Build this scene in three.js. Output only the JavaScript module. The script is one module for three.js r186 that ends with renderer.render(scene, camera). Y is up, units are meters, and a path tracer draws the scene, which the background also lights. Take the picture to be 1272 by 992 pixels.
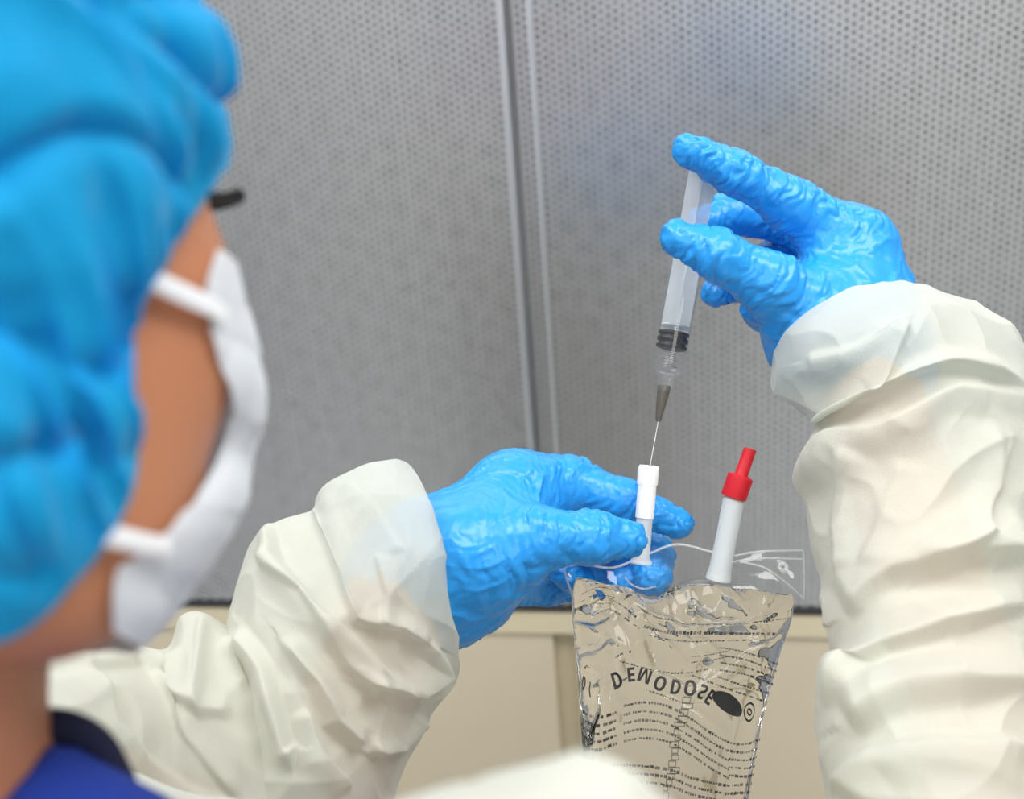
import * as THREE from 'three';
import { mergeGeometries } from 'three/addons/utils/BufferGeometryUtils.js';
import { ImprovedNoise } from 'three/addons/math/ImprovedNoise.js';
import { RectAreaLightUniformsLib } from 'three/addons/lights/RectAreaLightUniformsLib.js';

// ---------------------------------------------------------------- camera, light, exposure
RectAreaLightUniformsLib.init();
const scene = new THREE.Scene();
scene.background = new THREE.Color(0x000000);
const renderer = new THREE.WebGLRenderer({ antialias: true });
renderer.toneMapping = THREE.LinearToneMapping;
renderer.toneMappingExposure = 1.0;
renderer.shadowMap.enabled = true;

const V3 = (x, y, z) => new THREE.Vector3(x, y, z);
const FPX = 1600, CX = 636, CY = 496;
const camera = new THREE.PerspectiveCamera(2 * Math.atan(CY / FPX) * 180 / Math.PI, 1272 / 992, 0.03, 30);
const CAM = V3(0, 1.62, 0);
const cF = V3(-0.1518, -0.3777, -0.9133).normalize();                 // the lens looks 22 degrees down, 9 to the side, rolled 4
const cR = V3(0.9883, -0.0694, -0.1356); cR.addScaledVector(cF, -cR.dot(cF)).normalize();
const cU = V3().crossVectors(cR, cF);
camera.position.copy(CAM);
camera.quaternion.setFromRotationMatrix(new THREE.Matrix4().makeBasis(cR, cU, cF.clone().negate()));
camera.focus = 0.69;
camera.userData.fStop = 5.6;
scene.add(camera);

const LAMPS = [   // ceiling panels: x, z, width, depth, intensity
  [-0.75, -0.35, 1.2, 0.6, 8.8], [0.85, -0.35, 1.2, 0.6, 8.8], [-0.75, 1.35, 1.2, 0.6, 8.8], [0.85, 1.35, 1.2, 0.6, 8.8],
];
const LAMP_COLOR = new THREE.Color(1.0, 0.985, 0.96);
const CEIL = 2.6;

// ---------------------------------------------------------------- helpers
const noise = new ImprovedNoise();
const N3 = (x, y, z) => noise.noise(x + 31.7, y + 17.3, z + 5.9);
const clamp = (x, a = 0, b = 1) => Math.min(b, Math.max(a, x));
const mix = (a, b, t) => a + (b - a) * t;
const smooth = (a, b, x) => { const t = clamp((x - a) / (b - a)); return t * t * (3 - 2 * t); };
const fbm = (x, y, z, o = 3) => { let s = 0, a = 0.5; for (let i = 0; i < o; i++) { s += a * N3(x, y, z); x *= 2.03; y *= 2.03; z *= 2.03; a *= 0.5; } return s; };
const ridge = (x, y, z) => { const n = 1 - Math.abs(N3(x, y, z)) * 1.9; return n > 0 ? n * n : 0; };
let seed = 7;
const rnd = () => { seed = (seed * 1664525 + 1013904223) >>> 0; return seed / 4294967296; };

const C = (x, y, z) => CAM.clone().addScaledVector(cR, x).addScaledVector(cU, -y).addScaledVector(cF, z);          // right, down, forward of the standpoint -> place
const P = (px, py, d) => C((px - CX) / FPX * d, (py - CY) / FPX * d, d);                                             // a sighting at a measured distance -> place
const toPx = (p) => { const q = p.clone().sub(CAM), d = q.dot(cF); return [CX + q.dot(cR) / d * FPX, CY - q.dot(cU) / d * FPX, d]; };

const shadowed = (o) => { o.castShadow = o.receiveShadow = true; return o; };
function mesh(name, geo, mat, parent, label) {
  const m = shadowed(new THREE.Mesh(geo, mat)); m.name = name; parent.add(m);
  if (label) m.userData.label = label;
  return m;
}
function top(o, label, category, group) { o.userData.label = label; o.userData.category = category; if (group) o.userData.group = group; return o; }
function structure(o, label, category) { o.userData.kind = 'structure'; if (label) o.userData.label = label; if (category) o.userData.category = category; return o; }
const boxGeo = (x0, x1, y0, y1, z0, z1) => new THREE.BoxGeometry(x1 - x0, y1 - y0, z1 - z0).translate((x0 + x1) / 2, (y0 + y1) / 2, (z0 + z1) / 2);
function clean(geo) { const g = geo.index ? geo.toNonIndexed() : geo; for (const k of Object.keys(g.attributes)) if (k !== 'position' && k !== 'normal') g.deleteAttribute(k); return g; }
const merged = (list) => mergeGeometries(list.map(clean));

// grid surface: f(u, v) -> Vector3, u and v run 0..1
function grid(nu, nv, f, { closed = false, disp = null } = {}) {
  const W = nu + 1, H = nv + 1, pos = new Float32Array(W * H * 3), uv = new Float32Array(W * H * 2), idx = [];
  for (let j = 0; j < H; j++) for (let i = 0; i < W; i++) {
    const u = i / nu, v = j / nv, p = f(u, v), k = j * W + i;
    pos[3 * k] = p.x; pos[3 * k + 1] = p.y; pos[3 * k + 2] = p.z; uv[2 * k] = u; uv[2 * k + 1] = v;
  }
  for (let j = 0; j < nv; j++) for (let i = 0; i < nu; i++) { const a = j * W + i, b = a + 1, c = a + W, d = c + 1; idx.push(a, b, d, a, d, c); }
  const g = new THREE.BufferGeometry();
  g.setAttribute('position', new THREE.BufferAttribute(pos, 3)); g.setAttribute('uv', new THREE.BufferAttribute(uv, 2)); g.setIndex(idx);
  const weld = () => {
    g.computeVertexNormals();
    if (closed) { const n = g.attributes.normal; for (let j = 0; j < H; j++) { const a = j * W, b = a + nu, q = V3(n.getX(a) + n.getX(b), n.getY(a) + n.getY(b), n.getZ(a) + n.getZ(b)).normalize(); n.setXYZ(a, q.x, q.y, q.z); n.setXYZ(b, q.x, q.y, q.z); } }
  };
  weld();
  if (disp) {
    const n = g.attributes.normal, p = V3(), q = V3(), out = new Float32Array(W * H);
    for (let j = 0; j < H; j++) for (let i = 0; i < W; i++) { const k = j * W + (closed && i === nu ? 0 : i); p.fromArray(pos, 3 * k); q.set(n.getX(k), n.getY(k), n.getZ(k)); out[j * W + i] = disp(p, q, (k % W) / nu, j / nv); }
    for (let k = 0; k < W * H; k++) { pos[3 * k] += n.getX(k) * out[k]; pos[3 * k + 1] += n.getY(k) * out[k]; pos[3 * k + 2] += n.getZ(k) * out[k]; }
    weld();
  }
  return g;
}
// distance-field surface by surface nets
function nets(sdf, lo, hi, cell, disp) {
  const nx = Math.ceil((hi.x - lo.x) / cell) + 1, ny = Math.ceil((hi.y - lo.y) / cell) + 1, nz = Math.ceil((hi.z - lo.z) / cell) + 1;
  const F = new Float32Array(nx * ny * nz), at = (i, j, k) => (k * ny + j) * nx + i;
  const STEP = 4;   // coarse pass: skip blocks far from the surface
  for (let k0 = 0; k0 < nz; k0 += STEP) for (let j0 = 0; j0 < ny; j0 += STEP) for (let i0 = 0; i0 < nx; i0 += STEP) {
    const c = sdf(lo.x + (i0 + STEP / 2) * cell, lo.y + (j0 + STEP / 2) * cell, lo.z + (k0 + STEP / 2) * cell), far = Math.abs(c) > STEP * cell * 1.6;
    for (let k = k0; k < Math.min(nz, k0 + STEP); k++) for (let j = j0; j < Math.min(ny, j0 + STEP); j++) for (let i = i0; i < Math.min(nx, i0 + STEP); i++)
      F[at(i, j, k)] = far ? c : sdf(lo.x + i * cell, lo.y + j * cell, lo.z + k * cell);
  }
  const id = new Int32Array(nx * ny * nz).fill(-1), pos = [], idx = [];
  for (let k = 0; k < nz - 1; k++) for (let j = 0; j < ny - 1; j++) for (let i = 0; i < nx - 1; i++) {
    let sx = 0, sy = 0, sz = 0, n = 0, m = 0;
    const f = [];
    for (let c = 0; c < 8; c++) { const v = F[at(i + (c & 1), j + ((c >> 1) & 1), k + (c >> 2))]; f.push(v); if (v < 0) m |= 1 << c; }
    if (m === 0 || m === 255) continue;
    for (let a = 0; a < 8; a++) for (let b = 1; b < 8; b <<= 1) {
      if (a & b) continue;
      const c = a | b; if ((f[a] < 0) === (f[c] < 0)) continue;
      const t = f[a] / (f[a] - f[c]);
      sx += (a & 1) + (b === 1 ? t : 0); sy += ((a >> 1) & 1) + (b === 2 ? t : 0); sz += (a >> 2) + (b === 4 ? t : 0); n++;
    }
    id[at(i, j, k)] = pos.length / 3;
    pos.push(lo.x + (i + sx / n) * cell, lo.y + (j + sy / n) * cell, lo.z + (k + sz / n) * cell);
  }
  const quad = (a, b, c, d, flip) => { if (a < 0 || b < 0 || c < 0 || d < 0) return; flip ? idx.push(a, c, b, a, d, c) : idx.push(a, b, c, a, c, d); };
  for (let k = 1; k < nz - 1; k++) for (let j = 1; j < ny - 1; j++) for (let i = 1; i < nx - 1; i++) {
    const v = F[at(i, j, k)] < 0;
    if (v !== F[at(i + 1, j, k)] < 0) quad(id[at(i, j - 1, k - 1)], id[at(i, j, k - 1)], id[at(i, j, k)], id[at(i, j - 1, k)], !v);
    if (v !== F[at(i, j + 1, k)] < 0) quad(id[at(i - 1, j, k - 1)], id[at(i - 1, j, k)], id[at(i, j, k)], id[at(i, j, k - 1)], !v);
    if (v !== F[at(i, j, k + 1)] < 0) quad(id[at(i - 1, j - 1, k)], id[at(i, j - 1, k)], id[at(i, j, k)], id[at(i - 1, j, k)], !v);
  }
  const g = new THREE.BufferGeometry();
  g.setAttribute('position', new THREE.BufferAttribute(new Float32Array(pos), 3)); g.setIndex(idx); g.computeVertexNormals();
  const uv = new Float32Array(pos.length / 3 * 2); for (let i = 0; i < pos.length / 3; i++) { uv[2 * i] = pos[3 * i] + pos[3 * i + 2]; uv[2 * i + 1] = pos[3 * i + 1]; }
  g.setAttribute('uv', new THREE.BufferAttribute(uv, 2));
  if (disp) {
    const p = g.attributes.position, n = g.attributes.normal, a = V3(), b = V3();
    const d = new Float32Array(p.count);
    for (let i = 0; i < p.count; i++) d[i] = disp(a.fromBufferAttribute(p, i), b.fromBufferAttribute(n, i));
    for (let i = 0; i < p.count; i++) p.setXYZ(i, p.getX(i) + n.getX(i) * d[i], p.getY(i) + n.getY(i) * d[i], p.getZ(i) + n.getZ(i) * d[i]);
    g.computeVertexNormals();
  }
  return g;
}
const smin = (a, b, k) => { const h = Math.max(k - Math.abs(a - b), 0) / k; return Math.min(a, b) - h * h * k * 0.25; };
const cone = (a, b, ra, rb) => { const dx = b.x - a.x, dy = b.y - a.y, dz = b.z - a.z, l = dx * dx + dy * dy + dz * dz || 1e-9; return { a, b, ra, rb, dx, dy, dz, l, len: Math.sqrt(l) }; };
function dCone(c, x, y, z) {
  const px = x - c.a.x, py = y - c.a.y, pz = z - c.a.z, t = clamp((px * c.dx + py * c.dy + pz * c.dz) / c.l);
  const ex = px - c.dx * t, ey = py - c.dy * t, ez = pz - c.dz * t;
  return Math.sqrt(ex * ex + ey * ey + ez * ez) - (c.ra + (c.rb - c.ra) * t);
}
const dEll = (x, y, z, cx, cy, cz, rx, ry, rz) => { const a = (x - cx) / rx, b = (y - cy) / ry, c = (z - cz) / rz; const k = Math.sqrt(a * a + b * b + c * c); return (k - 1) * Math.min(rx, ry, rz) * (k < 1 ? 1 : 0.5 + 0.5); };
const cat = (p0, p1, p2, p3, t) => 0.5 * (2 * p1 + (p2 - p0) * t + (2 * p0 - 5 * p1 + 4 * p2 - p3) * t * t + (3 * p1 - p0 - 3 * p2 + p3) * t * t * t);
function along(rows, s) { const n = rows.length - 1, x = clamp(s) * n, i = Math.min(n - 1, Math.floor(x)), t = x - i, g = (k) => rows[clamp(k, 0, n)]; return rows[0].map((_, c) => cat(g(i - 1)[c], g(i)[c], g(i + 1)[c], g(i + 2)[c], t)); }

// ---------------------------------------------------------------- materials
const tex = (data, w, h, srgb, rep) => { const t = new THREE.DataTexture(data, w, h, THREE.RGBAFormat); t.magFilter = THREE.LinearFilter; t.minFilter = THREE.LinearMipmapLinearFilter; t.generateMipmaps = true; t.wrapS = t.wrapT = THREE.RepeatWrapping; if (srgb) t.colorSpace = THREE.SRGBColorSpace; if (rep) t.repeat.set(...rep); t.needsUpdate = true; return t; };
const std = (o) => new THREE.MeshStandardMaterial(o), phys = (o) => new THREE.MeshPhysicalMaterial(o);
const lin = (r, g, b) => new THREE.Color().setRGB(r, g, b);

function speckle(n, base, amp, rep, f = 40) {
  const d = new Uint8Array(n * n * 4);
  for (let i = 0; i < n * n; i++) {
    const x = i % n / n, y = Math.floor(i / n) / n, a = x * Math.PI * 2, b = y * Math.PI * 2;
    const v = base + amp * (fbm(Math.cos(a) * f / 6, Math.sin(a) * f / 6, Math.cos(b) * f / 6 + Math.sin(b) * 3.3, 3) + (rnd() - 0.5) * 0.5);
    d[4 * i] = d[4 * i + 1] = d[4 * i + 2] = clamp(v, 0, 1) * 255; d[4 * i + 3] = 255;
  }
  return tex(d, n, n, false, rep);
}
const M = {};
M.cream = std({ color: lin(0.72, 0.63, 0.47), roughness: 0.55 });
M.creamStrip = std({ color: lin(0.76, 0.67, 0.47), roughness: 0.5 });
M.batten = std({ color: lin(0.58, 0.50, 0.34), roughness: 0.55 });
M.dark = std({ color: lin(0.035, 0.035, 0.039), roughness: 0.85 });
M.steel = std({ color: lin(0.62, 0.63, 0.65), metalness: 1, roughness: 0.25 });
M.groove = std({ color: lin(0.5, 0.5, 0.5), roughness: 0.6 });
M.edge = std({ color: lin(0.80, 0.82, 0.85), metalness: 1, roughness: 0.42 });
M.white = std({ color: lin(0.72, 0.73, 0.73), roughness: 0.8 });
M.sideWall = std({ color: lin(0.26, 0.28, 0.30), roughness: 0.7 });
M.floor = std({ color: lin(0.43, 0.44, 0.45), roughness: 0.45 });
M.skin = phys({ color: lin(0.54, 0.215, 0.105), roughness: 0.5, sheen: 0.2, sheenColor: lin(0.6, 0.35, 0.25) });
M.lash = std({ color: lin(0.012, 0.01, 0.012), roughness: 0.6 });
M.eye = std({ color: lin(0.8, 0.78, 0.74), roughness: 0.15 });
M.glove = phys({ color: lin(0.02, 0.31, 0.80), roughness: 0.33, specularIntensity: 0.9, side: THREE.DoubleSide });
M.gown = phys({ color: lin(0.82, 0.84, 0.755), roughness: 0.70, specularIntensity: 0.5, transmission: 0.5, thickness: 0, side: THREE.DoubleSide, bumpMap: speckle(256, 0.5, 0.5, [14, 14]), bumpScale: 0.0004 });
M.cap = phys({ color: lin(0.008, 0.47, 0.93), roughness: 0.75, specularIntensity: 0.35, sheen: 0.9, sheenRoughness: 0.6, sheenColor: lin(0.55, 0.75, 0.9), transmission: 0.35, thickness: 0, side: THREE.DoubleSide });
M.mask = phys({ color: lin(0.88, 0.93, 0.99), roughness: 0.8, transmission: 0.2, thickness: 0, side: THREE.DoubleSide });
M.strap = std({ color: lin(0.88, 0.88, 0.90), roughness: 0.8 });
M.scrub = std({ color: lin(0.003, 0.032, 0.30), roughness: 0.85 });
M.navy = std({ color: lin(0.004, 0.006, 0.03), roughness: 0.9 });
M.water = phys({ color: lin(1, 1, 1), roughness: 0.0, transmission: 1, thickness: 0.03, ior: 1.33, specularIntensity: 1 });
M.film = phys({ color: lin(0.97, 0.98, 0.98), roughness: 0.03, transmission: 1, thickness: 0, ior: 1.5, side: THREE.DoubleSide });
M.bead = phys({ color: lin(0.94, 0.95, 0.95), roughness: 0.12, transmission: 0.8, thickness: 0, ior: 1.5, side: THREE.DoubleSide });
M.clear = phys({ color: lin(0.96, 0.97, 0.98), roughness: 0.05, transmission: 0.97, thickness: 0, ior: 1.5, specularIntensity: 0.45, side: THREE.DoubleSide });
M.frost = phys({ color: lin(0.82, 0.86, 0.88), roughness: 0.5, transmission: 0.45, thickness: 0, ior: 1.45, side: THREE.DoubleSide });
M.rod = phys({ color: lin(0.86, 0.89, 0.91), roughness: 0.35, transmission: 0.72, thickness: 0, ior: 1.45, side: THREE.DoubleSide });
M.plug = std({ color: lin(0.88, 0.88, 0.88), roughness: 0.5 });
M.rubber = std({ color: lin(0.012, 0.013, 0.016), roughness: 0.42 });
M.red = std({ color: lin(0.56, 0.003, 0.016), roughness: 0.5 });
M.needle = std({ color: lin(0.6, 0.6, 0.6), metalness: 1, roughness: 0.3 });
M.hub = phys({ color: lin(0.16, 0.145, 0.12), roughness: 0.25, transmission: 0.35, thickness: 0 });
M.lampFace = std({ color: lin(0.9, 0.9, 0.9), emissive: lin(1, 0.99, 0.97), emissiveIntensity: 1.2, roughness: 0.6 });

// perforated stainless sheet with round holes punched right through it, and a pale coated liner sheet of a finer pitch close behind
function perforated() {
  const n = 2048, size = 1.15, col = new Uint8Array(n * n * 4), cut = new Uint8Array(n * n * 4), liner = new Uint8Array(n * n * 4);
  const px = size / n, pitch = 0.0069, cx = pitch * Math.sqrt(3) / 2;
  const hole = (x, y, p, c, r) => {   // coverage of the nearest hole
    let best = 9; const i0 = Math.round(x / c);
    for (let i = i0 - 1; i <= i0 + 1; i++) { const off = (i & 1) ? p / 2 : 0, j = Math.round((y - off) / p), dx = x - i * c, dy = y - j * p - off; best = Math.min(best, Math.hypot(dx, dy)); }
    return smooth(r + px * 0.7, r - px * 0.7, best);
  };
  const streak = new Float32Array(n); for (let i = 0; i < n; i++) streak[i] = rnd();
  for (let j = 0; j < n; j++) for (let i = 0; i < n; i++) {
    const x = i * px, y = j * px, k = 4 * (j * n + i);
    const h = hole(x, y, pitch, cx, 0.00185), b = hole(x * 1.27 + y * 0.07 + 0.0035 * N3(x * 26, y * 26, 2.5), y * 1.22 - x * 0.05 + 0.0035 * N3(x * 26, y * 26, 7.5), pitch, cx, 0.0021);
    const v = clamp(0.89 + (streak[i] - 0.5) * 0.05 + (rnd() - 0.5) * 0.03) * 255;   // brushed grain
    col[k] = col[k + 1] = v; col[k + 2] = v * 1.005; cut[k] = cut[k + 1] = cut[k + 2] = (1 - h) * 255; liner[k] = liner[k + 1] = liner[k + 2] = (1 - b) * 255;
    col[k + 3] = cut[k + 3] = liner[k + 3] = 255;
  }
  return { map: tex(col, n, n, true), cut: tex(cut, n, n, false), liner: tex(liner, n, n, false), size };
}
const PERF = perforated();
M.perf = std({ map: PERF.map, alphaMap: PERF.cut, transparent: true, roughness: 0.33, metalness: 1, side: THREE.DoubleSide });
M.liner = std({ color: lin(0.66, 0.66, 0.67), alphaMap: PERF.liner, transparent: true, roughness: 0.7, side: THREE.DoubleSide });
const uvMetres = (g, size) => { const p = g.attributes.position, u = g.attributes.uv; for (let i = 0; i < p.count; i++) u.setXY(i, p.getX(i) / size + 0.5, p.getY(i) / size); return g; };

// ---------------------------------------------------------------- the room
const ZW = -1.10;                               // face of the back wall panels
const X0 = -1.9, X1 = 1.9, Z1 = 2.6;
{
  const PB = 0.945;   // underside of the steel panels
  const SX = -0.166;  // seam between the two panels
  const back = structure(new THREE.Group(), 'back wall of two perforated steel sheets above cream panels'); back.name = 'wall_back'; scene.add(back);
  mesh('wall_core', boxGeo(X0, X1, 0, CEIL, ZW - 0.16, ZW - 0.05), M.white, back);
  const panel = (x0, x1) => {
    const sheet = (z) => uvMetres(new THREE.PlaneGeometry(x1 - x0, CEIL - PB).translate((x0 + x1) / 2, (PB + CEIL) / 2, 0), PERF.size).translate(0, 0, z);
    const m = mesh('perforated_panel', sheet(ZW), M.perf, back); mesh('liner_sheet', sheet(ZW - 0.0032), M.liner, back); return m;
  };
  panel(X0, SX).userData.label = 'perforated stainless sheet with plain bent edge';
  panel(SX + 0.0215, X1);
  // bent lips beside the seam, the recessed strip between
  mesh('panel_lip', boxGeo(SX - 0.0055, SX, PB, CEIL, ZW - 0.03, ZW + 0.0012), M.edge, back, 'plain brushed steel edge');
  mesh('panel_lip', boxGeo(SX + 0.0195, SX + 0.0235, PB, CEIL, ZW - 0.03, ZW + 0.0022), M.edge, back, 'plain brushed steel edge');
  mesh('seam_groove', boxGeo(SX, SX + 0.0055, PB, CEIL, ZW - 0.03, ZW - 0.024), M.groove, back, 'matt grey floor of the seam groove');
  const strip = () => uvMetres(new THREE.PlaneGeometry(0.014, CEIL - PB).translate(SX + 0.0125, (PB + CEIL) / 2, 0), PERF.size);
  mesh('liner_sheet', strip().translate(0, 0, ZW - 0.0172), M.liner, back);
  mesh('seam_strip', strip().translate(0, 0, ZW - 0.014), M.perf, back, 'recessed perforated strip in the seam');
  mesh('rubber_gasket', merged([boxGeo(X0, X1, PB - 0.011, PB, ZW - 0.05, ZW - 0.003), new THREE.CylinderGeometry(0.0046, 0.0046, X1 - X0, 14).rotateZ(Math.PI / 2).translate((X0 + X1) / 2, PB - 0.0055, ZW - 0.003)]), M.dark, back, 'charcoal rubber gasket under the steel sheets');
  mesh('ledge', boxGeo(X0, X1, PB - 0.036, PB - 0.011, ZW - 0.05, ZW - 0.001), M.creamStrip, back);
  mesh('cream_panel', boxGeo(X0, SX + 0.006, 0.05, PB - 0.036, ZW - 0.05, ZW - 0.004), M.cream, back);
  mesh('batten', boxGeo(SX + 0.006, SX + 0.03, 0.05, PB - 0.036, ZW - 0.05, ZW - 0.012), M.batten, back);
  mesh('cream_panel', boxGeo(SX + 0.03, X1, 0.05, PB - 0.036, ZW - 0.05, ZW - 0.004), M.cream, back);
  const wall = (name, g, mat, label) => structure(mesh(name, g, mat, scene), label);
  wall('floor', boxGeo(X0 - 0.1, X1 + 0.1, -0.1, 0, ZW - 0.16, Z1 + 0.1), M.floor, 'pale grey vinyl floor');
  wall('ceiling', boxGeo(X0 - 0.1, X1 + 0.1, CEIL, CEIL + 0.1, ZW - 0.16, Z1 + 0.1), M.white, 'white ceiling');
  wall('wall_left', boxGeo(X0 - 0.1, X0, 0, CEIL, ZW - 0.16, Z1), M.sideWall, 'grey side wall');
  wall('wall_right', boxGeo(X1, X1 + 0.1, 0, CEIL, ZW - 0.16, Z1), M.sideWall, 'grey side wall opposite');
  wall('wall_front', boxGeo(X0 - 0.1, X1 + 0.1, 0, CEIL, Z1, Z1 + 0.1), M.white, 'white wall facing the steel panels');
  wall('baseboard_back', boxGeo(X0, X1, 0, 0.05, ZW - 0.05, ZW + 0.002), M.dark, 'dark skirting under the cream panels');
  LAMPS.forEach(([x, z, w, d, power], i) => {
    const g = new THREE.Group(); g.name = i ? 'ceiling_light_' + String(i).padStart(3, '0') : 'ceiling_light'; scene.add(g);
    top(g, 'flat rectangular ceiling light panel with a white frame', 'ceiling light', 'ceiling light panels');
    g.position.set(x, CEIL, z);
    const t = 0.02, fr = [];
    for (const s of [-1, 1]) { fr.push(boxGeo(-w / 2 - t, w / 2 + t, -0.022, 0, s * (d / 2 + t / 2) - t / 2, s * (d / 2 + t / 2) + t / 2)); fr.push(boxGeo(s * (w / 2 + t / 2) - t / 2, s * (w / 2 + t / 2) + t / 2, -0.022, 0, -d / 2, d / 2)); }
    mesh('frame', merged(fr), M.white, g);
    mesh('diffuser', boxGeo(-w / 2, w / 2, -0.012, 0, -d / 2, d / 2), M.lampFace, g);
    const l = new THREE.RectAreaLight(LAMP_COLOR, power, w, d); l.position.set(x, CEIL - 0.016, z); l.lookAt(x, 0, z); scene.add(l);
  });
}

// ---------------------------------------------------------------- the person
const person = new THREE.Group(); person.name = 'person'; scene.add(person);
top(person, 'person in blue hair cover, white face mask, cream gown and blue gloves filling a bag', 'person');
const wdir = (x, y, z) => V3().addScaledVector(cR, x).addScaledVector(cU, -y).addScaledVector(cF, z).normalize();
const hF = wdir(0.41, 0.06, 0.91), hU = wdir(-0.02, -0.998, 0.07); hU.addScaledVector(hF, -hU.dot(hF)).normalize();
const hR = V3().crossVectors(hF, hU);
const HC = C(-0.170, -0.056, 0.340);
const hl = (x, y, z) => HC.clone().addScaledVector(hR, x).addScaledVector(hU, y).addScaledVector(hF, z);
const headMatrix = new THREE.Matrix4().makeBasis(hR, hU, hF).setPosition(HC);
const toHead = (g) => { g.applyMatrix4(headMatrix); const ix = g.index.array; for (let i = 0; i < ix.length; i += 3) { const t = ix[i + 1]; ix[i + 1] = ix[i + 2]; ix[i + 2] = t; } g.computeVertexNormals(); return g; };   // the head's frame is left-handed
const intoHead = (p) => { const q = p.clone().sub(HC); return V3(q.dot(hR), q.dot(hU), q.dot(hF)); };
const NOSE = cone(V3(0, 0.008, 0.086), V3(0, -0.036, 0.106), 0.008, 0.012);
// the head, in its own frame: x to the person's right, y to the crown, z to the face
const headSdf = (x, y, z) => {
  const ax = Math.abs(x);
  let d = dEll(x, y, z, 0, 0.03, -0.012, 0.077, 0.094, 0.098);
  d = smin(d, dEll(x, y, z, 0, -0.035, 0.03, 0.066, 0.075, 0.062), 0.035);
  d = smin(d, dEll(ax, y, z, 0.040, -0.034, 0.052, 0.030, 0.032, 0.030), 0.025);           // cheeks
  d = smin(d, dEll(x, y, z, 0, -0.098, 0.060, 0.030, 0.028, 0.028), 0.03);                  // chin
  d = smin(d, dEll(ax, y, z, 0.046, -0.088, 0.016, 0.024, 0.036, 0.042), 0.03);              // jaw
  d = smin(d, dCone(NOSE, x, y, z), 0.014);
  d = smin(d, dEll(ax, y, z, 0.011, -0.040, 0.092, 0.008, 0.007, 0.009), 0.008);            // nostrils
  d = smin(d, dEll(ax, y, z, 0.030, 0.023, 0.077, 0.022, 0.007, 0.009), 0.016);             // brow
  d = Math.max(d, -(dEll(ax, y, z, 0.032, 0.007, 0.101, 0.017, 0.010, 0.014)));               // eye hollow
  d = smin(d, dEll(ax, y, z, 0.032, 0.007, 0.078, 0.0125, 0.0125, 0.0125), 0.003);
  d = smin(d, dEll(x, y, z, 0, -0.060, 0.088, 0.024, 0.006, 0.008), 0.006);                 // lips
  d = smin(d, dEll(x, y, z, 0, -0.069, 0.086, 0.021, 0.006, 0.008), 0.006);
  d = smin(d, dEll(ax, y, z, 0.077, -0.012, -0.012, 0.007, 0.030, 0.017), 0.006);           // ears
  return d;
};
// the point of the face that a sight line meets (or passes closest to), lifted off the skin
function onSkin(px, py, lift) {
  const o = intoHead(CAM), d = intoHead(P(px, py, 1)).sub(o).normalize(), q = V3(), best = { d: 9, t: 0 };
  for (let t = 0.12; t < 0.55; t += 0.0008) { q.copy(o).addScaledVector(d, t); const e = headSdf(q.x, q.y, q.z); if (e < best.d) { best.d = e; best.t = t; } if (e < 0) break; }
  q.copy(o).addScaledVector(d, best.t);
  const e = 0.001, c = headSdf(q.x, q.y, q.z), n = V3(headSdf(q.x + e, q.y, q.z) - c, headSdf(q.x, q.y + e, q.z) - c, headSdf(q.x, q.y, q.z + e) - c).normalize();
  return q.addScaledVector(n, lift - Math.max(0, best.d));
}

const J = {   // joints of the body
  neckBase: C(-0.200, 0.150, 0.375), shR: C(0.02, 0.235, 0.345), elR: C(0.245, 0.250, 0.60), wrR: P(1062, 418, 0.705),
  shL: C(-0.27, 0.16, 0.56), elL: C(-0.12, 0.245, 0.635), wrL: P(515, 712, 0.69),
};
const midSh = J.shR.clone().add(J.shL).multiplyScalar(0.5);
const chest = midSh.clone().add(V3(0, -0.10, 0.01)), hip = V3(midSh.x + 0.0, 0.92, midSh.z + 0.02);
const across = J.shR.clone().sub(J.shL).setY(0).normalize();
const hipR = hip.clone().addScaledVector(across, 0.085), hipL = hip.clone().addScaledVector(across, -0.085);
const knR = hipR.clone().setY(0.49), knL = hipL.clone().setY(0.49), anR = hipR.clone().setY(0.085), anL = hipL.clone().setY(0.085);
const toes = V3(0, 0, -0.14);
const bodyCones = [
  cone(hl(0, -0.065, -0.015), J.neckBase, 0.056, 0.062),
  cone(J.neckBase, J.shR, 0.05, 0.045), cone(J.neckBase, J.shL, 0.05, 0.045),
  cone(J.neckBase, chest, 0.06, 0.105), cone(chest, hip, 0.105, 0.115), cone(chest.clone().addScaledVector(across, 0.07), hipR, 0.085, 0.085), cone(chest.clone().addScaledVector(across, -0.07), hipL, 0.085, 0.085),
  cone(J.shR, J.elR, 0.046, 0.038), cone(J.elR, J.wrR, 0.036, 0.025), cone(J.shL, J.elL, 0.046, 0.038), cone(J.elL, J.wrL, 0.040, 0.026),
  cone(J.wrR, P(1045, 385, 0.705), 0.026, 0.022), cone(J.wrL, P(580, 690, 0.69), 0.026, 0.022),
  cone(hipR, knR, 0.08, 0.055), cone(hipL, knL, 0.08, 0.055), cone(knR, anR, 0.055, 0.036), cone(knL, anL, 0.055, 0.036),
];
const bodySdf = (x, y, z) => { let d = 1; for (const c of bodyCones) d = smin(d, dCone(c, x, y, z), 0.03); return d; };
const bounds = (list, pad) => { const lo = V3(9, 9, 9), hi = V3(-9, -9, -9); for (const c of list) for (const p of [c.a, c.b]) { lo.min(p); hi.max(p); } return [lo.addScalar(-pad), hi.addScalar(pad)]; };
{
  const [lo, hi] = bounds(bodyCones, 0.14);
  const bodyG = nets(bodySdf, lo, hi, 0.011);
  const headG = nets(headSdf, V3(-0.11, -0.16, -0.13), V3(0.11, 0.15, 0.14), 0.0032);
  toHead(headG);
  mesh('body', mergeGeometries([bodyG, headG]), M.skin, person);
}
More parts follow.
